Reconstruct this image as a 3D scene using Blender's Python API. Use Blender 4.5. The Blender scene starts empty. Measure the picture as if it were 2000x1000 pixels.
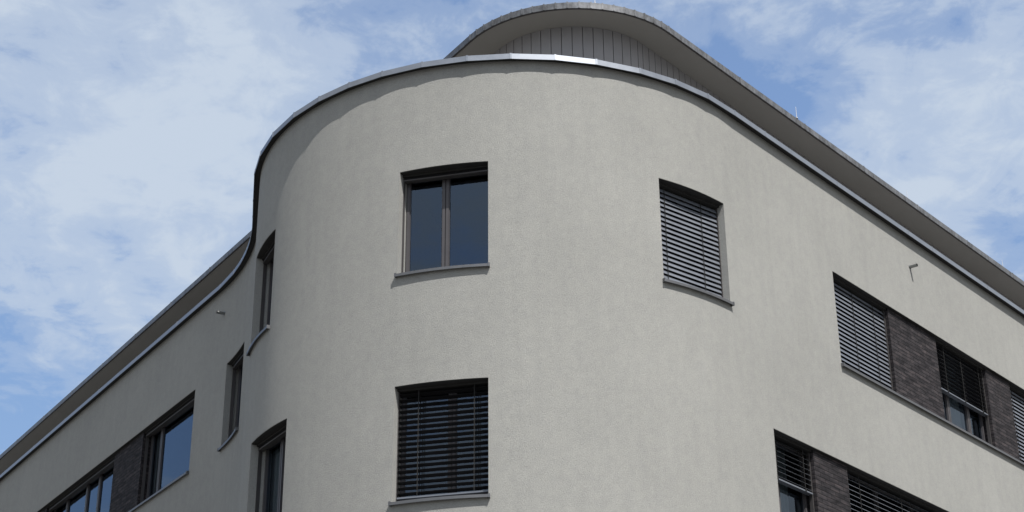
import bpy, bmesh, math, random
from mathutils import Vector, Matrix, noise as mnoise
random.seed(7)
R = math.radians
PI = math.pi
sc = bpy.context.scene
COL = sc.collection
EYE = 1.6                      # eye height above the pavement; heights below are metres above the eye + EYE

# ------------------------------------------------------------------ materials
def new_mat(name):
    m = bpy.data.materials.new(name); m.use_nodes = True
    nt = m.node_tree; b = nt.nodes['Principled BSDF']
    return m, nt, b
def N(nt, t, **kw):
    n = nt.nodes.new(t)
    for k, v in kw.items():
        if k in n.inputs: n.inputs[k].default_value = v
        else: setattr(n, k, v)
    return n
def ramp(nt, src, stops):
    r = nt.nodes.new('ShaderNodeValToRGB'); e = r.color_ramp.elements
    while len(e) < len(stops): e.new(0.5)
    for i, (p, c) in enumerate(stops):
        e[i].position = p; e[i].color = (c[0], c[1], c[2], 1)
    nt.links.new(src, r.inputs[0]); return r
def noise(nt, vec, scale, detail=4, rough=.55, dist=0.):
    n = N(nt, 'ShaderNodeTexNoise'); n.inputs['Scale'].default_value = scale
    n.inputs['Detail'].default_value = detail; n.inputs['Roughness'].default_value = rough
    n.inputs['Distortion'].default_value = dist
    if vec is not None: nt.links.new(vec, n.inputs['Vector'])
    return n
def mapping(nt, vec, scale=(1, 1, 1), rot=(0, 0, 0)):
    m = N(nt, 'ShaderNodeMapping'); m.inputs['Scale'].default_value = scale; m.inputs['Rotation'].default_value = rot
    nt.links.new(vec, m.inputs['Vector']); return m.outputs[0]
def bump(nt, b, h, strength, dist):
    k = N(nt, 'ShaderNodeBump'); k.inputs['Strength'].default_value = strength; k.inputs['Distance'].default_value = dist
    nt.links.new(h, k.inputs['Height']); nt.links.new(k.outputs[0], b.inputs['Normal']); return k
def mixc(nt, f, a, c, mode='MIX'):
    m = N(nt, 'ShaderNodeMix', data_type='RGBA', blend_type=mode)
    for i, v in ((0, f), (6, a), (7, c)):
        if hasattr(v, 'links'): nt.links.new(v, m.inputs[i])
        else: m.inputs[i].default_value = v if i == 0 else (v[0], v[1], v[2], 1)
    return m.outputs[2]

def plaster_mat():
    m, nt, b = new_mat('render_plaster'); L = nt.links
    tc = N(nt, 'ShaderNodeTexCoord').outputs['Object']
    big = noise(nt, tc, .55, 5, .6)
    streak = noise(nt, mapping(nt, tc, (5.5, 5.5, .40)), 1., 6, .65)
    fine = noise(nt, tc, 78, 3, .75)
    mot = noise(nt, tc, 8., 4, .6)
    grain = noise(nt, tc, 190, 2, .6)
    c1 = ramp(nt, big.outputs[0], [(.3, (.356, .360, .345)), (.7, (.394, .398, .381))])
    c2 = ramp(nt, streak.outputs[0], [(.3, (.955, .955, .955)), (.62, (1.01, 1.01, 1.005))])
    c3 = ramp(nt, fine.outputs[0], [(.3, (.82, .82, .82)), (.7, (1.13, 1.13, 1.13))])
    c = mixc(nt, 1., c1.outputs[0], c2.outputs[0], 'MULTIPLY')
    c = mixc(nt, 1., c, c3.outputs[0], 'MULTIPLY')
    c4 = ramp(nt, mot.outputs[0], [(.32, (.955, .957, .965)), (.66, (1.03, 1.03, 1.025))])
    c = mixc(nt, 1., c, c4.outputs[0], 'MULTIPLY')
    L.new(c, b.inputs['Base Color'])
    b.inputs['Roughness'].default_value = .93
    b.inputs['Specular IOR Level'].default_value = .15
    add = N(nt, 'ShaderNodeMath', operation='ADD'); L.new(fine.outputs[0], add.inputs[0]); L.new(grain.outputs[0], add.inputs[1])
    bump(nt, b, add.outputs[0], .8, .006)
    return m
def metal_mat(name, col, rough, metallic=.8, var=.12, scale=6., coarse=None):
    m, nt, b = new_mat(name); L = nt.links
    tc = N(nt, 'ShaderNodeTexCoord').outputs['Object']
    n1 = noise(nt, tc, scale, 6, .65, .4)
    lo = tuple(x * (1 - var) for x in col); hi = tuple(min(1, x * (1 + var)) for x in col)
    c = ramp(nt, n1.outputs[0], [(.3, lo), (.7, hi)]).outputs[0]
    if coarse:
        n2 = noise(nt, mapping(nt, tc, (9, 9, 3)), 1.4, 5, .7)
        k = ramp(nt, n2.outputs[0], [(.42, (1, 1, 1)), (.62, coarse)])
        c = mixc(nt, .8, c, k.outputs[0], 'MULTIPLY')
    L.new(c, b.inputs['Base Color'])
    b.inputs['Metallic'].default_value = metallic
    rr = ramp(nt, n1.outputs[0], [(.3, (rough * .85,) * 3), (.7, (min(1, rough * 1.2),) * 3)])
    L.new(rr.outputs[0], b.inputs['Roughness'])
    return m
def brick_mat():
    m, nt, b = new_mat('dark_clinker_brick'); L = nt.links
    uv = N(nt, 'ShaderNodeTexCoord').outputs['UV']
    br = N(nt, 'ShaderNodeTexBrick'); L.new(uv, br.inputs['Vector'])
    br.inputs['Scale'].default_value = 1.; br.inputs['Brick Width'].default_value = .245
    br.inputs['Row Height'].default_value = .0645; br.inputs['Mortar Size'].default_value = .0055
    br.inputs['Mortar Smooth'].default_value = .3; br.inputs['Bias'].default_value = 0.
    br.inputs['Color1'].default_value = (.029, .028, .031, 1); br.inputs['Color2'].default_value = (.055, .052, .056, 1)
    br.inputs['Mortar'].default_value = (.014, .0135, .015, 1)
    br.offset = .5
    n1 = noise(nt, mapping(nt, uv, (4., 15.5, 1)), 1., 3, .6)
    k = ramp(nt, n1.outputs[0], [(.32, (.42, .41, .43)), (.5, (.9, .88, .89)), (.68, (1.6, 1.45, 1.38))])
    L.new(mixc(nt, 1., br.outputs['Color'], k.outputs[0], 'MULTIPLY'), b.inputs['Base Color'])
    b.inputs['Roughness'].default_value = .8; b.inputs['Specular IOR Level'].default_value = .18
    inv = N(nt, 'ShaderNodeMath', operation='SUBTRACT'); inv.inputs[0].default_value = 1.; L.new(br.outputs['Fac'], inv.inputs[1])
    f = noise(nt, uv, 60, 3, .6)
    ad = N(nt, 'ShaderNodeMath', operation='MULTIPLY_ADD'); L.new(f.outputs[0], ad.inputs[0]); ad.inputs[1].default_value = .25
    L.new(inv.outputs[0], ad.inputs[2])
    bump(nt, b, ad.outputs[0], .9, .008)
    return m
def matte(name, lo, hi, scale, rough=.8, bscale=None, bs=.3, spec=.3):
    m, nt, b = new_mat(name)
    tc = N(nt, 'ShaderNodeTexCoord').outputs['Object']
    n1 = noise(nt, tc, scale, 6, .6)
    nt.links.new(ramp(nt, n1.outputs[0], [(.3, lo), (.7, hi)]).outputs[0], b.inputs['Base Color'])
    b.inputs['Roughness'].default_value = rough; b.inputs['Specular IOR Level'].default_value = spec
    if bscale:
        n2 = noise(nt, tc, bscale, 4, .6); bump(nt, b, n2.outputs[0], bs, .004)
    return m
def glass_mat():
    m, nt, b = new_mat('window_glass'); L = nt.links
    nt.nodes.remove(b)
    out = [n for n in nt.nodes if n.type == 'OUTPUT_MATERIAL'][0]
    fr = N(nt, 'ShaderNodeFresnel'); fr.inputs['IOR'].default_value = 1.98
    tc = N(nt, 'ShaderNodeTexCoord').outputs['Object']
    wav = noise(nt, tc, .9, 2, .5)
    bp = N(nt, 'ShaderNodeBump'); bp.inputs['Strength'].default_value = .06; bp.inputs['Distance'].default_value = .01
    L.new(wav.outputs[0], bp.inputs['Height'])
    gl = N(nt, 'ShaderNodeBsdfGlossy'); gl.inputs['Roughness'].default_value = .01; gl.inputs['Color'].default_value = (.64, .80, 1, 1)
    L.new(bp.outputs[0], gl.inputs['Normal'])
    tr = N(nt, 'ShaderNodeBsdfTransparent'); tr.inputs['Color'].default_value = (.62, .68, .70, 1)
    mx = N(nt, 'ShaderNodeMixShader')
    L.new(fr.outputs[0], mx.inputs[0]); L.new(tr.outputs[0], mx.inputs[1]); L.new(gl.outputs[0], mx.inputs[2])
    L.new(mx.outputs[0], out.inputs['Surface'])
    return m
M = {}
M['plaster'] = plaster_mat()
M['zinc'] = metal_mat('zinc_coping', (.235, .262, .305), .40, .42, .10, 3.)
M['zinc_old'] = metal_mat('weathered_zinc_fascia', (.19, .20, .215), .42, .3, .3, 5., (.5, .48, .46))
M['sill'] = metal_mat('grey_aluminium_sill', (.155, .16, .17), .42, .5, .08, 8.)
M['slat'] = metal_mat('grey_slat', (.195, .215, .25), .42, .3, .05, 3.)
M['rail'] = metal_mat('dark_rail_and_shade', (.085, .08, .08), .5, .3, .08, 8.)  # also colours stacked slats and cladding grooves as if in shade
M['frame'] = metal_mat('umber_grey_frame', (.088, .084, .089), .42, .15, .06, 4.)
M['box'] = matte('dark_box_and_shade', (.03, .03, .03), (.04, .04, .04), 5)  # blind boxes, and the painted shade strips under heads and coping
M['slat_shade'] = matte('slat_underside_shade', (.018, .018, .02), (.024, .024, .026), 4, .6)  # shade below the slats put into their colour
M['cord'] = matte('dark_cord', (.02, .02, .02), (.03, .03, .03), 5)
M['glass'] = glass_mat()
M['brick'] = brick_mat()
M['soffit'] = matte('grey_soffit_paint', (.275, .27, .255), (.30, .295, .28), .8, .75, 60, .1)
M['cladding'] = metal_mat('grey_cladding', (.33, .325, .335), .55, .1, .05, 4.)
M['deck'] = matte('roof_gravel', (.16, .155, .145), (.3, .29, .27), 14, .9, 40, .6)
M['membrane'] = matte('roof_membrane', (.18, .18, .18), (.24, .24, .24), 3, .8)
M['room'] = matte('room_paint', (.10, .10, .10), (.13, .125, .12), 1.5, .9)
M['curtain'] = matte('pale_curtain', (.42, .44, .45), (.50, .51, .51), 5, .95)
M['steel'] = metal_mat('stainless_pipe', (.27, .28, .28), .38, .8, .1, 10.)
M['rod'] = metal_mat('aluminium_rod', (.8, .8, .8), .35, .6, .05, 10.)
M['ground'] = matte('paving_ground', (.075, .074, .07), (.12, .117, .11), 1.3, .9, 20, .5)
M['ornament'] = matte('pale_ornament', (.42, .30, .27), (.6, .5, .45), 30, .6)

# ------------------------------------------------------------------ helpers
def link(name, me, mat, parent=None, label=None):
    o = bpy.data.objects.new(name, me); COL.objects.link(o)
    if mat is not None: me.materials.append(mat)
    if parent is not None: o.parent = parent
    if label: o['label'] = label
    return o
def from_bm(name, bm, mat, parent=None, label=None, smooth=None):
    bmesh.ops.recalc_face_normals(bm, faces=bm.faces)
    me = bpy.data.meshes.new(name); bm.to_mesh(me); bm.free()
    if smooth is not None:
        for p in me.polygons: p.use_smooth = True
        me.set_sharp_from_angle(angle=R(smooth))
    return link(name, me, mat, parent, label)
def prism(bm, pts_a, pts_b):
    """closed tube of quads between two matching closed loops, with end caps"""
    va = [bm.verts.new(p) for p in pts_a]; vb = [bm.verts.new(p) for p in pts_b]; n = len(va)
    for i in range(n):
        bm.faces.new((va[i], va[(i + 1) % n], vb[(i + 1) % n], vb[i]))
    bm.faces.new(va[::-1]); bm.faces.new(vb)
def sweep(bm, loops, closed_ends=True):
    """skin through several matching closed loops"""
    vs = [[bm.verts.new(p) for p in l] for l in loops]; n = len(vs[0])
    for a, b in zip(vs[:-1], vs[1:]):
        for i in range(n):
            bm.faces.new((a[i], a[(i + 1) % n], b[(i + 1) % n], b[i]))
    if closed_ends:
        bm.faces.new(vs[0][::-1]); bm.faces.new(vs[-1])
def box(bm, T, x0, x1, y0, y1, z0, z1):
    prism(bm, [T(x0, y0, z0), T(x1, y0, z0), T(x1, y1, z0), T(x0, y1, z0)],
              [T(x0, y0, z1), T(x1, y0, z1), T(x1, y1, z1), T(x0, y1, z1)])
def cyl(bm, a, b, r, n=12, r2=None):
    a = Vector(a); b = Vector(b); d = (b - a).normalized()
    u = d.orthogonal().normalized(); v = d.cross(u); r2 = r if r2 is None else r2
    A = [a + (u * math.cos(t) + v * math.sin(t)) * r for t in [2 * PI * k / n for k in range(n)]]
    B = [b + (u * math.cos(t) + v * math.sin(t)) * r2 for t in [2 * PI * k / n for k in range(n)]]
    prism(bm, A, B)

# ------------------------------------------------------------------ the plan of the outer wall
# right wall - convex round corner - short straight - hollow curve - left wall ; s runs from right to left in metres
NR = R(139.623); NL = R(33.141)
C1 = Vector((.0348, 23.6938)); R1 = 3.9827
H1 = R(98.795); R2 = 6.6884; DLINE = 10.5474
def uv2(a): return Vector((math.cos(a), math.sin(a)))
S_TAN = 30.0
outR = NR + PI; outH = H1 + PI / 2
ARC1 = R1 * (outR - outH)
S_A1 = S_TAN + ARC1
pA0 = C1 + R1 * uv2(outR); dirR = uv2(outR - PI / 2)
pA1 = C1 + R1 * uv2(outH); d1 = uv2(H1)
nl1 = Vector((-d1.y, d1.x)); hL = NL + PI / 2; dirL = uv2(hL); nLv = uv2(NL)
e0 = pA1 + nl1 * R2 + R2 * uv2(hL - PI / 2)
S_STR = (DLINE - e0.dot(nLv)) / d1.dot(nLv)
pB0 = pA1 + d1 * S_STR; C2 = pB0 + nl1 * R2
S_B0 = S_A1 + S_STR; ARC2 = R2 * (hL - H1); S_B1 = S_B0 + ARC2
pB1 = C2 + R2 * uv2(hL - PI / 2)
def wall(s):
    """plan point and inward normal at arc length s"""
    if s <= S_TAN: p, d = pA0 - dirR * (S_TAN - s), dirR
    elif s <= S_A1:
        a = outR - (s - S_TAN) / R1; p = C1 + R1 * uv2(a); d = uv2(a - PI / 2)
    elif s <= S_B0: p, d = pA1 + d1 * (s - S_A1), d1
    elif s <= S_B1:
        a = H1 - PI / 2 + (s - S_B0) / R2; p = C2 + R2 * uv2(a); d = uv2(a + PI / 2)
    else: p, d = pB1 + dirL * (s - S_B1), dirL
    return p, Vector((d.y, -d.x))
def W3(s, y, z):
    p, n = wall(s); return Vector((p.x + n.x * y, p.y + n.y * y, z))

SA, SB = -3.0, 77.0                       # built length of the wall
Z = lambda h: h + EYE
T1, B1 = Z(11.025), Z(9.485)             # top storey window head / sill
T2, B2 = Z(7.925), Z(6.385)
CB = Z(12.56)                            # underside of the coping
WT = CB + .062                           # top of the wall under the coping
SOF = Z(14.70)                           # penthouse soffit

OPEN = [  # s0, s1, z0, z1 : holes in the plaster
    (33.793, 35.028, B1, T1), (33.793, 35.028, B2, T2), (30.152, 31.392, B1, T1),
    (37.572, 38.610, B1, T1), (36.904, 38.072, B2, T2), (41.800, 42.890, B1, T1), (40.280, 41.380, B2, T2),
    (9.0, 27.232, B1, T1), (9.0, 29.297, B2, T2), (44.262, 60.0, B1, T1), (44.262, 60.0, B2, T2)]

root = bpy.data.objects.new('office_building', None); COL.objects.link(root)
root.location = (0, 0, 0)
root['label'] = 'pale grey rendered building with a rounded corner, dark window bands and a setback top storey'
root['category'] = 'building'

# ------------------------------------------------------------------ wall shell
def build_wall():
    ss = {SA, SB}
    for o in OPEN: ss.update((o[0], o[1]))
    k = S_TAN
    while k < S_B1: ss.add(round(k, 4)); k += .09
    ss.add(S_B1)
    ss = sorted(ss)
    s2 = [ss[0]]
    for s in ss[1:]:
        if s - s2[-1] < .02:
            if any(abs(s - e) < 1e-6 for o in OPEN for e in o[:2]): s2[-1] = s
            continue
        s2.append(s)
    ss = s2
    zz = sorted({0., WT} | {v for o in OPEN for v in o[2:]})
    D = .30
    bm = bmesh.new(); vo = {}; vi = {}
    def V(d, i, j, y):
        if (i, j) not in d: d[(i, j)] = bm.verts.new(W3(ss[i], y, zz[j]))
        return d[(i, j)]
    def solid(i, j):
        if i < 0 or j < 0 or i >= len(ss) - 1 or j >= len(zz) - 1: return False
        a = (ss[i] + ss[i + 1]) / 2; b = (zz[j] + zz[j + 1]) / 2
        return not any(o[0] < a < o[1] and o[2] < b < o[3] for o in OPEN)
    for i in range(len(ss) - 1):
        for j in range(len(zz) - 1):
            if not solid(i, j): continue
            for d, y in ((vo, 0), (vi, D)):
                bm.faces.new((V(d, i, j, y), V(d, i + 1, j, y), V(d, i + 1, j + 1, y), V(d, i, j + 1, y)))
            for (di, dj, a, b) in ((-1, 0, (i, j), (i, j + 1)), (1, 0, (i + 1, j), (i + 1, j + 1)),
                                   (0, -1, (i, j), (i + 1, j)), (0, 1, (i, j + 1), (i + 1, j + 1))):
                if not solid(i + di, j + dj):
                    bm.faces.new((V(vo, *a, 0), V(vo, *b, 0), V(vi, *b, D), V(vi, *a, D)))
    o = from_bm('wall', bm, M['plaster'], root, smooth=25)
    return o
build_wall()

# ------------------------------------------------------------------ coping along the parapet
def build_coping():
    js = [SA, -1, 1, 3, 5, 7, 8.5, 10, 12, 14, 16, 18, 19.9, 21.82, 23.85, 24.68, 26.96, 29.02, 29.82, 30.45, 31.07, 31.66, 32.31, 32.88, 33.48, 34.07,
          34.70, 35.30, 35.85, 36.43, 37.02, 37.68, 38.30, 38.87, 39.75, 40.3, 40.75, 41.2, 41.65, 42.1, 42.58, 43.27, 45.2, 47.2, 49.2, 51.2, 53.2, 55.2, 57.2, 59.2, 61.2, 63.2, 65.2, 67.2, 69.2, 71.2, 73.2, 75.2, SB]
    sec = [(-.090, 0), (-.098, 0), (-.091, .088), (.42, .074), (.42, .050), (-.080, .068), (-.088, .068)]
    bm = bmesh.new()
    for a, b in zip(js[:-1], js[1:]):
        prism(bm, [W3(a, y, CB + z) for y, z in sec], [W3(b, y, CB + z) for y, z in sec])
    cop = from_bm('parapet_coping', bm, M['zinc'], root)
    bm = bmesh.new(); bs = [SA] + [S_TAN + (S_B1 - S_TAN) * k / 90 for k in range(91)] + [SB]
    sweep(bm, [[W3(q, -.0775, CB + .022), W3(q, -.0775, CB + .060), W3(q, -.001, CB + .060), W3(q, -.001, CB + .022)] for q in bs])
    from_bm('coping_shade_strip', bm, M['box'], cop)  # dark strip added to paint the shade under the coping
    for s in js[1:-1]:                       # folded seams where two lengths of sheet meet
        bm = bmesh.new()
        w = .013 if 29 < s < 43 else .010
        so = [(-.1015, -.001), (-.0945, .094), (.41, .082), (.41, .070), (-.09, .082), (-.093, -.002)]
        prism(bm, [W3(s - w, y, CB + z) for y, z in so], [W3(s + w, y, CB + z) for y, z in so])
        from_bm('coping_seam', bm, M['zinc'], cop)
build_coping()

# ------------------------------------------------------------------ roof deck behind the parapet, rear wall
def plan_loop(y, step=.5):
    out = []; s = SA
    while s < SB: out.append(W3(s, y, 0)); s += step if S_TAN - 1 < s < S_B1 + 1 else 3.
    out.append(W3(SB, y, 0)); return out
def slab(name, loop, z0, z1, mat):
    bm = bmesh.new()
    prism(bm, [Vector((p.x, p.y, z0)) for p in loop], [Vector((p.x, p.y, z1)) for p in loop])
    return from_bm(name, bm, mat, root)
slab('roof_terrace', plan_loop(.305), CB - .55, CB - .35, M['deck'])
a = W3(SA, 0, 0); b = W3(SB, 0, 0)
bm = bmesh.new()
dv = (b - a).normalized(); nv = Vector((dv.y, -dv.x, 0))
prism(bm, [a, b, b + nv * .3, a + nv * .3], [Vector((p.x, p.y, WT)) for p in (a, b, b + nv * .3, a + nv * .3)])
from_bm('rear_wall', bm, M['plaster'], root)

# ------------------------------------------------------------------ setback top storey: cladding, soffit, roof edge
PR = 1.948; PC = Vector((.996, 23.488))
oR = NR + PI; oL = NL + PI            # outward angles of the two straight sides; the arc runs between them
if oL > oR: oL -= 2 * PI
tR = uv2(oR + PI / 2)                 # along right side, away from the corner
tL = uv2(oL - PI / 2)
LEN = 34.
def pent(u, off):
    """point on the penthouse outline: u=0 at the start of the arc, negative to the right, off outward"""
    r = PR + off; arc = PR * (oR - oL)
    if u < 0: p = PC + r * uv2(oR) + tR * (-u)
    elif u < arc: p = PC + r * uv2(oR - u / PR)
    else: p = PC + r * uv2(oL) + tL * (u - arc)
    return p
PARC = PR * (oR - oL)
def P3(u, off, z): p = pent(u, off); return Vector((p.x, p.y, z))
us = [-LEN] + [PARC * k / 48 for k in range(49)] + [PARC + LEN]
FH = .094
loop = [P3(u, -.012, 0) for u in us]
slab('roof_slab', loop, SOF + .030, SOF + FH - .006, M['membrane'])
slab('soffit', loop, SOF + .008, SOF + .028, M['soffit'])
# metal edge in short straight lengths, each with a folded seam
ju = [-LEN + 2. * k for k in range(int(LEN / 2))]
na = 20
ju += [PARC * k / na for k in range(na + 1)] + [PARC + 2. * k for k in range(1, 18)]
ju = sorted(set(round(x, 4) for x in ju))
bm = bmesh.new()
fs = [(.0, -.004), (.004, FH + .006), (-.30, FH + .012), (-.30, FH - .002), (-.010, FH - .004), (-.010, -.004)]
for k, (u0, u1) in enumerate(zip(ju[:-1], ju[1:])):
    prism(bm, [P3(u0, o, SOF + z) for o, z in fs], [P3(u1, o, SOF + z) for o, z in fs])
fascia = from_bm('roof_edge', bm, M['zinc_old'], root)
for u in ju[1:-1]:
    bm = bmesh.new()
    w = .012
    so = [(.006, .0), (.008, FH + .016), (-.29, FH + .022), (-.29, FH + .010), (-.006, FH + .008), (-.006, .0)]
    prism(bm, [P3(u - w, o, SOF + z) for o, z in so], [P3(u + w, o, SOF + z) for o, z in so])
    from_bm('edge_seam', bm, M['zinc_old'], fascia)
# dark drip profile under the metal edge
bm = bmesh.new()
dp = [(-.014, -.012), (-.014, .004), (-.034, .004), (-.034, -.012)]
lps = [[P3(u, o, SOF + z) for o, z in dp] for u in us]
sweep(bm, lps)
from_bm('drip_trim', bm, M['rail'], root)
# clad wall: boards with narrow open joints
def clad_wall():
    off = -.525; g = .009
    pts = []; deep = []; u = -LEN
    arcw = .165 * PR / (PR + off)
    def add(u, o): p = pent(u, off + o); pts.append(p); deep.append(o < -.001)
    while u < PARC + 8:
        w = .165 if (u < -.01 or u > PARC) else arcw
        gg = g * (w / .165)
        n = 1 if (u < -.01 or u > PARC) else 3
        add(u, -.03); add(u + gg, -.03)
        for q in range(n + 1): add(u + gg + (w - gg) * q / n, 0)
        nxt = u + w
        if u < 0 < nxt and nxt - 0 > .001 and u < -.02: nxt = u + w
        u = nxt
    z0, z1 = CB - .349, SOF + .006
    inner = [pent(u_, off - .12) for u_ in [-LEN] + [PARC * k / 24 for k in range(25)] + [PARC + 8.2]][::-1]
    lp = pts + inner; n = len(lp)
    bm = bmesh.new()
    a = [bm.verts.new((p.x, p.y, z0)) for p in lp]; b = [bm.verts.new((p.x, p.y, z1)) for p in lp]
    for i in range(n):
        f = bm.faces.new((a[i], a[(i + 1) % n], b[(i + 1) % n], b[i]))
        if i < len(pts) - 1 and (deep[i] or deep[i + 1]): f.material_index = 1  # groove faces coloured dark, joint shade painted in
    o = from_bm('clad_wall', bm, M['cladding'], root, 'set back top storey wall of upright grey boards')
    o.data.materials.append(M['rail'])
clad_wall()

# lightning rods on the roof edge, overflow pipes in the wall, clamp on the coping
for (x, y, h) in ((1.30, 21.60, .10), (4.903, 25.08, .21), (7.43, 28.10, .17), (10.0, 31.13, .17)):
    zt = SOF + FH + .012
    bm = bmesh.new(); cyl(bm, (x, y, zt), (x, y, zt + h + .02), .0065, 8, .004)
    rod = from_bm('lightning_rod', bm, M['rod'], root, 'short pale rod standing on the roof edge')
    bm = bmesh.new(); cyl(bm, (x, y, zt - .004), (x, y, zt + .022), .022, 10, .014)
    from_bm('rod_base', bm, M['zinc_old'], rod)
def spout(s, z, ln, lab):
    p = W3(s, 0, z); q = W3(s, -ln, z - .006); r = .027
    bm = bmesh.new(); cyl(bm, W3(s, .05, z), q, r, 16)
    n3 = (q - p).normalized()
    f = [f for f in bm.faces if len(f.verts) == 16 and (f.calc_center_median() - q).length < .01]
    res = bmesh.ops.inset_region(bm, faces=f, thickness=.004)
    bmesh.ops.translate(bm, verts=list({v for ff in f for v in ff.verts}), vec=-n3 * .06)
    sp = from_bm('overflow_spout', bm, M['steel'], root, lab, smooth=40)
    bm = bmesh.new(); cyl(bm, W3(s, .002, z), W3(s, -.006, z), r + .010, 18)
    from_bm('spout_flange', bm, M['steel'], sp)
spout(24.60, Z(12.035), .135, 'short metal overflow pipe sticking out of the sunlit wall')
spout(43.20, Z(12.085), .135, 'short metal overflow pipe sticking out of the shaded wall')
bm = bmesh.new()
kx = W3(27.75, .02, CB + .083)
cyl(bm, kx, kx + Vector((0, 0, .03)), .018, 10)
bmesh.ops.create_icosphere(bm, subdivisions=2, radius=.034, matrix=Matrix.Translation(kx + Vector((0, 0, .055))))
from_bm('coping_clamp', bm, M['rail'], root, 'small dark knob on top of the parapet coping', smooth=40)

# ------------------------------------------------------------------ windows
def local(s0, s1):
    """frame of a flat window unit: x from its left end (s1) to its right end (s0), y inward, z up"""
    pl, _ = wall(s1); pr, _ = wall(s0)
    ex = (pr - pl); w = ex.length; ex.normalize()
    n = Vector((-ex.y, ex.x))
    _, nm = wall((s0 + s1) / 2)
    if n.dot(nm) < 0: n = -n
    def T(x, y, z): return Vector((pl.x + ex.x * x + n.x * y, pl.y + ex.y * x + n.y * y, z))
    return T, w
def sill_mesh(s0, s1, z, out=.050, ext=.030, parent=None, name='window_sill'):
    """sheet sill that follows the wall, with upturned ends"""
    n = 1 if (s1 < S_TAN or s0 > S_B1) else max(2, int((s1 - s0) / .09))
    sec = [(-out, -.034), (-out, .004), (.235, .030), (.235, .020), (-out + .008, -.006), (-out + .008, -.034)]
    # keep the part beyond the jamb in front of the wall only
    bm = bmesh.new()
    loops = [[W3(s0 + (s1 - s0) * k / n, y, z + h) for y, h in sec] for k in range(n + 1)]
    sweep(bm, loops)
    o = from_bm(name, bm, M['sill'], parent, smooth=25)
    for s in (s0, s1):
        sg = -1 if s == s0 else 1
        bm = bmesh.new()
        e = [(-out - .004, -.036), (-out - .004, .016), (-.001, .018), (-.001, -.036)]
        prism(bm, [W3(s + sg * .001, y, z + h) for y, h in e], [W3(s + sg * .024, y, z + h) for y, h in e])
        from_bm('sill_end', bm, M['sill'], o)
    return o

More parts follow.
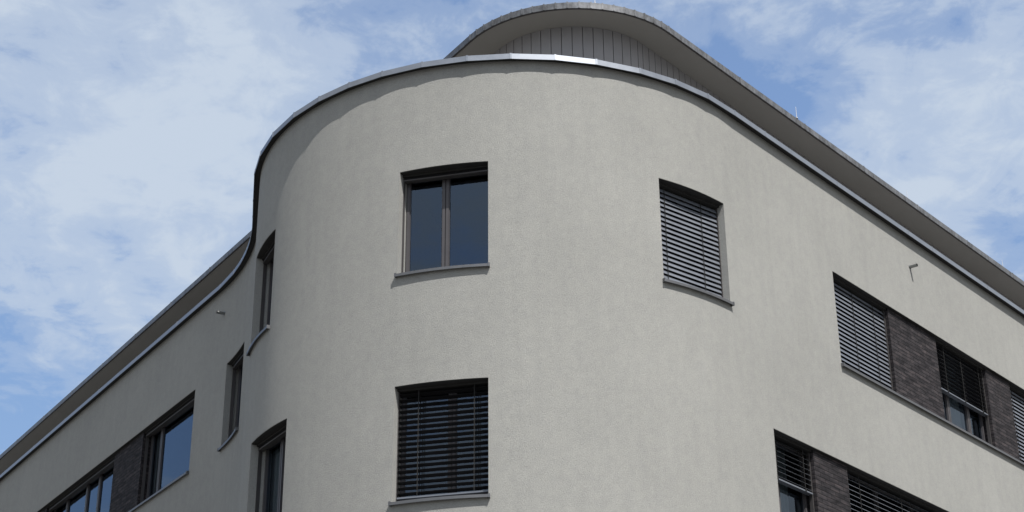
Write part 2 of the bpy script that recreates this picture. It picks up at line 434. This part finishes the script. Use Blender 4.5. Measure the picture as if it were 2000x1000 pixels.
def window(s0, s1, z0, z1, label, leaves=(.5,), blind=None, tilt=0., sill=True, cords=(.2, .8),
           xr=0., curtain=None, parent=root, d=.22, seed=0):
    """leaves: positions of the mullions as fractions; blind: None = raised, else height of the blind's lower edge"""
    T, w = local(s0, s1); w += xr
    fz0 = z0 + .028
    fw = .037
    # fixed frame + sashes
    bm = bmesh.new()
    x0, x1 = -.02, w + .02
    box(bm, T, x0, .055, d, d + .075, fz0, z1 + .01); box(bm, T, w - .055, x1, d, d + .075, fz0, z1 + .01)
    box(bm, T, .055, w - .055, d, d + .075, z1 - .035, z1 + .01); box(bm, T, .055, w - .055, d, d + .075, fz0, fz0 + .05)
    xs = [.055] + [w * f for f in leaves] + [w - .055]
    for f in leaves: box(bm, T, w * f - .016, w * f + .016, d + .002, d + .072, fz0 + .05, z1 - .035)
    fr = from_bm('window', bm, M['frame'], parent, label)
    for k in range(len(xs) - 1):
        a = xs[k] + (.0165 if k else .0005) - .010; b = xs[k + 1] - (.0165 if k < len(xs) - 2 else .0005) + .010
        za, zb = fz0 + .042, z1 - .027
        y0, y1 = d - .016, d + .052
        bm = bmesh.new()
        box(bm, T, a, a + fw, y0, y1, za, zb); box(bm, T, b - fw, b, y0, y1, za, zb)
        box(bm, T, a + fw, b - fw, y0, y1, za, za + fw); box(bm, T, a + fw, b - fw, y0, y1, zb - fw, zb)
        for v in (0,):   # glazing bead
            box(bm, T, a + fw, a + fw + .012, y0 + .014, y1 - .01, za + fw, zb - fw)
            box(bm, T, b - fw - .012, b - fw, y0 + .014, y1 - .01, za + fw, zb - fw)
        from_bm('sash', bm, M['frame'], fr)
        bm = bmesh.new(); yg = d + .016
        # one sheet per leaf, a hair out of plane so reflections differ leaf to leaf
        rr = random.Random(seed * 7 + k); t1 = rr.uniform(-.0012, .0012); t2 = rr.uniform(-.0015, .0015)
        q = [T(a + fw - .004, yg + t1, za + fw - .004), T(b - fw + .004, yg - t1, za + fw - .004),
             T(b - fw + .004, yg - t1 + t2, zb - fw + .004), T(a + fw - .004, yg + t1 + t2, zb - fw + .004)]
        me = bpy.data.meshes.new('pane')
        if (q[1] - q[0]).cross(q[3] - q[0]).dot(T(0, -1, 0) - T(0, 0, 0)) < 0: q = q[::-1]
        me.from_pydata([tuple(p) for p in q], [], [(0, 1, 2, 3)])
        bm.free(); link('pane', me, M['glass'], fr)
    # dark room behind
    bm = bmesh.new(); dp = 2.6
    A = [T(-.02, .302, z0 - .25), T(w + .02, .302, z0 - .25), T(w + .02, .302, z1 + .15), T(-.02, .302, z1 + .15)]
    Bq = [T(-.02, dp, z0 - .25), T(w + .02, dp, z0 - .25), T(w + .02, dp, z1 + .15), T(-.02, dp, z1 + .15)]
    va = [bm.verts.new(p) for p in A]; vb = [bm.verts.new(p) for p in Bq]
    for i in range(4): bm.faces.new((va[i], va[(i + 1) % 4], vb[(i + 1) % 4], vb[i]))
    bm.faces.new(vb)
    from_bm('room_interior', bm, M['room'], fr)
    if curtain:
        c0, c1 = curtain; bm = bmesh.new(); nn = 60; prev = None
        for k in range(nn + 1):
            x = (c0 + (c1 - c0) * k / nn) * w
            y = .335 + .022 * math.sin(k * 1.05) + .010 * math.sin(k * .37 + 1)
            v = (bm.verts.new(T(x, y, z0 + .04)), bm.verts.new(T(x, y, z1 + .05)))
            if prev: bm.faces.new((prev[0], v[0], v[1], prev[1]))
            prev = v
        from_bm('curtain', bm, M['curtain'], fr, smooth=80)
    # blind: head box, guide rails, slats, cords, bottom rail
    yb = .135                          # centre of the slats
    bm = bmesh.new()
    box(bm, T, .004, w - .004, yb - .055, yb + .055, z1 - .036, z1 - .011)
    from_bm('blind_box', bm, M['box'], fr)
    nseg = 1 if (s1 < S_TAN or s0 > S_B1) else 10
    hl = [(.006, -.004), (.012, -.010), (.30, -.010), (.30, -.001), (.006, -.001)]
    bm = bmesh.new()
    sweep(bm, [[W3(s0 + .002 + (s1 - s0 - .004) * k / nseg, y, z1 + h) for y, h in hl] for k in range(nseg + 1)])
    from_bm('head_shade_strip', bm, M['box'], fr)  # dark strip added to paint the shade under the lintel
    for xa, xb in ((.006, .030), (w - .030, w - .006)):
        bm = bmesh.new()
        box(bm, T, xa, xb, yb - .026, yb + .026, z0 + .020, z1 - .037)
        from_bm('guide_rail', bm, M['rail'], fr)
    hw = .040; pitch = .0725
    def slat(bm, zc, th, dy=0.):
        prof = []
        for t, hgt in ((-1, 0), (-.5, .0045), (0, .006), (.5, .0045), (1, 0)):
            prof.append((t * hw, hgt))
        prof2 = [(a, b - .0014) for a, b in prof[::-1]]
        prof2[0] = (hw, -.0016); prof2[-1] = (-hw, -.0016)
        c, s_ = math.cos(th), math.sin(th)
        P = [(yb + dy + a * c - b * s_ * 0 - b * s_, zc + a * s_ + b * c) for a, b in prof + prof2]
        jx = random.uniform(-.001, .001)
        nf = len(bm.faces)
        prism(bm, [T(.032, y, z) for y, z in P], [T(w - .032, y + jx, z + jx) for y, z in P])
        bm.faces.ensure_lookup_table()
        for q_ in range(5, 10): bm.faces[nf + q_].material_index = 1  # bottom and edges take the painted shade colour
    if blind is None:
        bm = bmesh.new()
        for k in range(8): slat(bm, z1 - .044 - k * .0034, R(random.uniform(-3, 5)), random.uniform(-.002, .002))
        bo = from_bm('blind', bm, M['rail'], fr, 'raised slatted blind stacked under the window head'); bo.data.materials.append(M['slat_shade'])  # stacked slats in a darker metal, shade of the head painted in
        zr = z1 - .070
    else:
        bm = bmesh.new(); zc = z1 - .085; k = 0
        while zc > blind + .03:
            slat(bm, zc, tilt + R(random.uniform(-1.2, 1.2))); zc -= pitch; k += 1
        bo = from_bm('blind', bm, M['slat'], fr); bo.data.materials.append(M['slat_shade'])
        zr = max(zc + .030, blind)
        for f in cords:
            bm = bmesh.new()
            ey = hw * math.cos(tilt)
            for yy in (yb - ey - .004, yb + ey + .004):
                box(bm, T, f * w - .0055, f * w + .0055, yy - .0012, yy + .0012, zr, z1 - .037)
            q = z1 - .085
            while q > zr + .03:       # small hooks that grip every slat
                box(bm, T, f * w - .007, f * w + .007, yb - ey - .007, yb - ey + .004, q - .013 - hw * math.sin(tilt), q + .001 - hw * math.sin(tilt)); q -= pitch
            from_bm('ladder_cord', bm, M['cord'], fr)
    bm = bmesh.new()
    box(bm, T, .032, w - .032, yb - .040, yb + .040, zr - .024, zr - .004)
    rb = from_bm('bottom_rail', bm, M['rail'] if blind is None else M['slat'], fr)  # raised blind's rail gets the same painted shade
    if blind is not None and blind > z0 + .2:
        for f in cords:
            bm = bmesh.new(); box(bm, T, f * w - .012, f * w + .012, yb - .050, yb - .0405, zr - .026, zr + .016)
            from_bm('rail_clip', bm, M['cord'], fr)
    if sill: sill_mesh(s0 + .002, s1 - .002, z0, parent=fr)
    return fr

def pier(s0, s1, z0, z1, rec=.055):
    """brick pier between the windows of a band, set back a little from the plaster"""
    bm = bmesh.new(); uvl = bm.loops.layers.uv.new('UVMap')
    z0 += .031; z1 -= .012
    T = W3
    c = [T(s0, rec, z0), T(s1, rec, z0), T(s1, .30, z0), T(s0, .30, z0)]
    t = [Vector((p.x, p.y, z1)) for p in c]
    vb = [bm.verts.new(p) for p in c]; vt = [bm.verts.new(p) for p in t]
    us_ = [s0, s1, s1 + .3 - rec, s1 + .3 - rec + (s1 - s0)]
    us_.append(s1 + .6 - 2 * rec + (s1 - s0))
    for i in range(4):
        f = bm.faces.new((vb[i], vb[(i + 1) % 4], vt[(i + 1) % 4], vt[i]))
        for l, (u, v) in zip(f.loops, ((us_[i], z0), (us_[i + 1], z0), (us_[i + 1], z1), (us_[i], z1))): l[uvl].uv = (u, v)
    bm.faces.new(vt)
    bm.faces.new(vb[::-1])
    z1 += .012
    pr = from_bm('brick_pier', bm, M['brick'], root)
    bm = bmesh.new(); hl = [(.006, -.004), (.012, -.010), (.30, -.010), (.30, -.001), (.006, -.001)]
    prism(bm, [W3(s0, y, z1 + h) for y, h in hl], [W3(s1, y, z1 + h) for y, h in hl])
    from_bm('head_shade_strip', bm, M['box'], pr)  # painted shade strip carried on above the pier
    return pr

window(33.793, 35.028, B1, T1, 'top storey window at the rounded corner, blind raised, blue sky in its two panes', (.455,), seed=1, xr=.06)
window(33.793, 35.028, B2, T2, 'lower corner window, blind down with slats lying open', (.55,), blind=B2 + .05, tilt=R(-13), cords=(.23, .80), seed=2, xr=.05)
window(30.152, 31.392, B1, T1, 'single top storey window right of the corner, grey slatted blind closed', (.5,), blind=B1 + .03, tilt=R(63), cords=(.16, .72), seed=3)
window(37.572, 38.610, B1, T1, 'narrow top storey window on the left flank of the rounded corner, blind raised', (.5,), seed=4)
window(36.904, 38.072, B2, T2, 'lower window on the left flank of the rounded corner, tall pane showing', (.5,), seed=5, curtain=(.0, .35))
window(41.800, 42.890, B1, T1, 'narrow top storey window in the hollow of the wall', (.5,), seed=6)
window(40.280, 41.380, B2, T2, 'lower window in the hollow of the wall, only its head showing', (.5,), seed=7)
# bands of the sunlit right wall
cl = R(63)
for i, (a, b, bl, ti, lf, lab, co) in enumerate((
        (25.46, 27.232, B1 + .03, cl, (.5,), 'first window of the upper right band, grey blind closed', (.07, .42, .78)),
        (22.08, 23.875, B1 + .66, R(13), (.28, .68), 'second window of the upper right band, blind half lowered', (.18, .52, .88)),
        (19.30, 21.15, B1 + .03, cl, (.5,), 'third window of the upper right band, blind closed', (.1, .5, .85)),
        (15.60, 17.45, B1 + .03, cl, (.5,), 'fourth window of the upper right band', (.1, .5, .85)),
        (12.20, 14.10, B1 + .7, R(24), (.5,), 'fifth window of the upper right band', (.1, .5, .85)))):
    window(a, b, B1, T1, lab, lf, blind=bl, tilt=ti, sill=False, cords=co, seed=20 + i, curtain=(.0, .80) if i == 1 else None)
for a, b in ((23.875, 25.46), (21.15, 22.08), (17.45, 19.30), (14.10, 15.60), (9.0, 12.20)): pier(a, b, B1, T1)
for i, (a, b, bl, ti, lf, lab, co) in enumerate((
        (28.20, 29.297, B2 + .86, R(25), (.30,), 'first window of the lower right band, blind half lowered', (.15, .80)),
        (24.00, 27.281, B2 + .05, R(31), (.33, .66), 'wide second window of the lower right band, slats open', (.12, .5, .88)),
        (20.40, 22.30, B2 + .05, R(31), (.5,), 'third window of the lower right band', (.12, .5, .88)))):
    window(a, b, B2, T2, lab, lf, blind=bl, tilt=ti, sill=False, cords=co, seed=30 + i, curtain=(.0, .70) if i == 0 else None)
for a, b in ((27.281, 28.20), (22.30, 24.00), (9.0, 20.40)): pier(a, b, B2, T2)
sill_mesh(9.0, 27.230, B1, parent=root, name='band_sill')
sill_mesh(9.0, 29.295, B2, parent=root, name='band_sill')
# bands of the shaded left wall
for i, (a, b, lf, lab) in enumerate((
        (44.262, 46.80, (.22,), 'first window of the upper left band, large pane reflecting the sky'),
        (48.27, 52.20, (.22, .52, .70), 'second window of the upper left band, four panes reflecting the sky'),
        (54.0, 57.0, (.4,), 'third window of the upper left band'))):
    window(a, b, B1, T1, lab, lf, sill=False, seed=40 + i, curtain=(.02, .16) if i == 0 else None)
for a, b in ((46.80, 48.27), (52.20, 54.0), (57.0, 60.0)): pier(a, b, B1, T1)
for i, (a, b) in enumerate(((44.262, 46.80), (48.27, 52.20))):
    window(a, b, B2, T2, None, (.5,), sill=False, seed=50 + i)
for a, b in ((46.80, 48.27), (52.20, 60.0)): pier(a, b, B2, T2)
sill_mesh(44.264, 60.0, B1, parent=root, name='band_sill')
sill_mesh(44.264, 60.0, B2, parent=root, name='band_sill')

# small figure on the inner window board of the top corner window
T, w_ = local(33.793, 35.028)
bm = bmesh.new()
ox = w_ * .60
pb = [T(ox, .335, B1 + .07 + h) for h in (0, .05, .08, .10)]
cyl(bm, pb[0], pb[1], .020, 14, .012)
cyl(bm, pb[1], pb[2], .012, 14, .008)
bmesh.ops.create_icosphere(bm, subdivisions=2, radius=.015, matrix=Matrix.Translation(pb[3]))
o_ = from_bm('window_ornament', bm, M['ornament'], None, smooth=40)
o_['label'] = 'tiny pale reddish figure standing behind the right pane of the top corner window'; o_['category'] = 'ornament'

# ------------------------------------------------------------------ ground
bm = bmesh.new()
S = 900.
bm.faces.new([bm.verts.new(p) for p in ((-S, -S, 0), (S, -S, 0), (S, S, 0), (-S, S, 0))])
g = from_bm('ground', bm, M['ground']); g['kind'] = 'structure'; g['label'] = 'grey paved ground around the building'; g['category'] = 'ground'

# ------------------------------------------------------------------ camera
F = 3305.9; TH = .4534899; RO = -.0079461
fwd = Vector((0, math.cos(TH), math.sin(TH))); rt = Vector((1, 0, 0)); up = rt.cross(fwd)
r2 = math.cos(RO) * rt + math.sin(RO) * up; u2 = -math.sin(RO) * rt + math.cos(RO) * up
cd = bpy.data.cameras.new('camera'); cam = bpy.data.objects.new('camera', cd); COL.objects.link(cam)
cam.matrix_world = Matrix(((r2.x, u2.x, -fwd.x, 0), (r2.y, u2.y, -fwd.y, 0), (r2.z, u2.z, -fwd.z, EYE), (0, 0, 0, 1)))
cd.sensor_width = 36.; cd.lens = F / 2000 * 36.; cd.clip_start = .1; cd.clip_end = 3000.
sc.camera = cam

# ------------------------------------------------------------------ sun and sky
AZ = R(-60.); EL = R(57.)
sv = Vector((math.cos(AZ) * math.cos(EL), math.sin(AZ) * math.cos(EL), math.sin(EL)))
ld = bpy.data.lights.new('sun', 'SUN'); ld.energy = 4.5; ld.angle = R(.53); ld.color = (1., .955, .905)
lo = bpy.data.objects.new('sun', ld); COL.objects.link(lo); lo.location = (10, -20, 40)
lo.rotation_euler = sv.to_track_quat('Z', 'Y').to_euler()

w = bpy.data.worlds.new('World'); sc.world = w; w.use_nodes = True
nt = w.node_tree; L = nt.links
bg = nt.nodes['Background']; bg.inputs['Strength'].default_value = .13
sky = N(nt, 'ShaderNodeTexSky', sky_type='NISHITA'); sky.sun_disc = False
sky.sun_elevation = EL; sky.sun_rotation = PI / 2 - AZ
sky.air_density = 1.0; sky.dust_density = 1.2; sky.ozone_density = 1.0
geo = N(nt, 'ShaderNodeTexCoord').outputs['Generated']
# cloud sheet: flat layer coordinates (direction divided by its height)
sep = N(nt, 'ShaderNodeSeparateXYZ'); L.new(geo, sep.inputs[0])
mz = N(nt, 'ShaderNodeMath', operation='MAXIMUM'); L.new(sep.outputs[2], mz.inputs[0]); mz.inputs[1].default_value = .06
az_ = N(nt, 'ShaderNodeMath', operation='ADD'); L.new(mz.outputs[0], az_.inputs[0]); az_.inputs[1].default_value = .12
dv_ = N(nt, 'ShaderNodeVectorMath', operation='SCALE'); L.new(geo, dv_.inputs[0])
inv = N(nt, 'ShaderNodeMath', operation='DIVIDE'); inv.inputs[0].default_value = 1.; L.new(az_.outputs[0], inv.inputs[1])
L.new(inv.outputs[0], dv_.inputs['Scale'])
lay = dv_.outputs[0]
n_big = noise(nt, mapping(nt, lay, (1., 1., .4), (0, 0, .6)), 2.6, 7, .55, .5)
n_fine = noise(nt, mapping(nt, lay, (1.25, 1., .6), (0, 0, .9)), 13., 9, .6, .45)
def pxdir(x, y):
    return (fwd + r2 * ((x - 1000) / F) - u2 * ((y - 500) / F)).normalized()
CLOUDS = [(190, 240, 300, .52), (380, 60, 200, .30), (330, 560, 150, .30), (110, 500, 190, .30), (560, 250, 150, .15), (40, 30, 90, .12),
          (20, 760, 190, -.45), (700, 60, 170, -.10), (255, 458, 32, -.26), (400, 470, 35, -.20), (585, 15, 60, -.12), (140, 690, 60, .05),
          (1850, 300, 150, .55), (1960, 420, 110, .25), (1700, 230, 90, .22), (1700, 110, 110, .32), (1530, 60, 90, .22), (1360, 10, 110, .20),
          (1480, 170, 100, -.30), (1590, 190, 70, -.35), (1760, 20, 80, -.20), (1990, 80, 90, .40), (1950, 440, 40, -.25), (1340, 70, 60, -.15), (1960, 500, 60, -.1)]
acc = None
for (x, y, sg, wt) in CLOUDS:
    d = pxdir(x, y); k = 1. / (2 * (sg / F) ** 2)
    dot = N(nt, 'ShaderNodeVectorMath', operation='DOT_PRODUCT'); L.new(geo, dot.inputs[0]); dot.inputs[1].default_value = d
    a1 = N(nt, 'ShaderNodeMath', operation='MULTIPLY_ADD'); L.new(dot.outputs['Value'], a1.inputs[0])
    a1.inputs[1].default_value = 2 * k; a1.inputs[2].default_value = -2 * k
    ex = N(nt, 'ShaderNodeMath', operation='EXPONENT'); L.new(a1.outputs[0], ex.inputs[0])
    ma = N(nt, 'ShaderNodeMath', operation='MULTIPLY_ADD'); L.new(ex.outputs[0], ma.inputs[0]); ma.inputs[1].default_value = wt
    if acc is None: ma.inputs[2].default_value = 0.
    else: L.new(acc, ma.inputs[2])
    acc = ma.outputs[0]
for (d, sg, wt) in (((-.66, .56, .5), .22, -.3), ((.85, .32, .31), .17, .9), ((-.25, -.9, .3), .15, .6), ((-.3, -.78, .56), .25, .42)):  # unseen clouds and a blue gap added for the pane reflections
    d = Vector(d).normalized(); k = 1. / (2 * sg ** 2)
    dot = N(nt, 'ShaderNodeVectorMath', operation='DOT_PRODUCT'); L.new(geo, dot.inputs[0]); dot.inputs[1].default_value = d
    a1 = N(nt, 'ShaderNodeMath', operation='MULTIPLY_ADD'); L.new(dot.outputs['Value'], a1.inputs[0])
    a1.inputs[1].default_value = 2 * k; a1.inputs[2].default_value = -2 * k
    ex = N(nt, 'ShaderNodeMath', operation='EXPONENT'); L.new(a1.outputs[0], ex.inputs[0])
    ma = N(nt, 'ShaderNodeMath', operation='MULTIPLY_ADD'); L.new(ex.outputs[0], ma.inputs[0]); ma.inputs[1].default_value = wt
    L.new(acc, ma.inputs[2]); acc = ma.outputs[0]
def madd(a, k, c):
    m = N(nt, 'ShaderNodeMath', operation='MULTIPLY_ADD'); L.new(a, m.inputs[0]); m.inputs[1].default_value = k
    if hasattr(c, 'links'): L.new(c, m.inputs[2])
    else: m.inputs[2].default_value = c
    return m.outputs[0]
den = madd(n_big.outputs[0], 1.0, acc)
n_mid = noise(nt, mapping(nt, lay, (1., 1.5, .5), (0, 0, -.5)), 6.5, 6, .6, .5)
den = madd(n_mid.outputs[0], 1.25, den)
den = madd(n_fine.outputs[0], 1.35, den)
den = madd(den, 1., -1.63)            # threshold
den_r = ramp(nt, den, [(.0, (0, 0, 0)), (.28, (.24,) * 3), (.62, (.66,) * 3), (1., (.95,) * 3)])
den_r.color_ramp.interpolation = 'EASE'
CL = (3.75, 4.3, 5.05)
lowz = N(nt, 'ShaderNodeMapRange'); L.new(sep.outputs[2], lowz.inputs[0])
for i_, v_ in ((1, .15), (2, .48), (3, .66), (4, 1.)): lowz.inputs[i_].default_value = v_
skyg = N(nt, 'ShaderNodeVectorMath', operation='SCALE'); L.new(sky.outputs[0], skyg.inputs[0]); L.new(lowz.outputs[0], skyg.inputs['Scale'])
skyc = mixc(nt, 1., skyg.outputs[0], (1.22, 1.25, 1.29), 'MULTIPLY')
# grey cloud added out of view to neutralise the blue fill, with blue gaps
dt = N(nt, 'ShaderNodeVectorMath', operation='DOT_PRODUCT'); L.new(geo, dt.inputs[0]); dt.inputs[1].default_value = fwd
aw = N(nt, 'ShaderNodeMapRange'); L.new(dt.outputs['Value'], aw.inputs[0])
for i_, v_ in ((1, .86), (2, .5), (3, 0.), (4, 1.)): aw.inputs[i_].default_value = v_
gap = None
for (d, sg) in (((-.66, .56, .5), .20), ((-.25, -.82, .50), .26)):
    d = Vector(d).normalized(); k = 1. / (2 * sg ** 2)
    dot = N(nt, 'ShaderNodeVectorMath', operation='DOT_PRODUCT'); L.new(geo, dot.inputs[0]); dot.inputs[1].default_value = d
    ex = N(nt, 'ShaderNodeMath', operation='EXPONENT'); L.new(madd(dot.outputs['Value'], 2 * k, -2 * k), ex.inputs[0])
    gap = madd(ex.outputs[0], -1., gap if gap is not None else 1.)
gm = N(nt, 'ShaderNodeMath', operation='MULTIPLY'); L.new(gap, gm.inputs[0]); L.new(aw.outputs[0], gm.inputs[1]); gm.use_clamp = True
dd = N(nt, 'ShaderNodeMath', operation='MULTIPLY_ADD'); L.new(gm.outputs[0], dd.inputs[0]); dd.inputs[1].default_value = .7
L.new(den_r.outputs[0], dd.inputs[2]); dd.use_clamp = True
clc = mixc(nt, gm.outputs[0], CL, (3.3, 3.3, 3.3))
mix = mixc(nt, dd.outputs[0], skyc, clc)
L.new(mix, bg.inputs['Color'])

# ------------------------------------------------------------------ output
sc.render.engine = 'CYCLES'
sc.view_settings.view_transform = 'Standard'; sc.view_settings.look = 'None'
sc.view_settings.exposure = .25; sc.view_settings.gamma = 1.
sc.cycles.max_bounces = 8
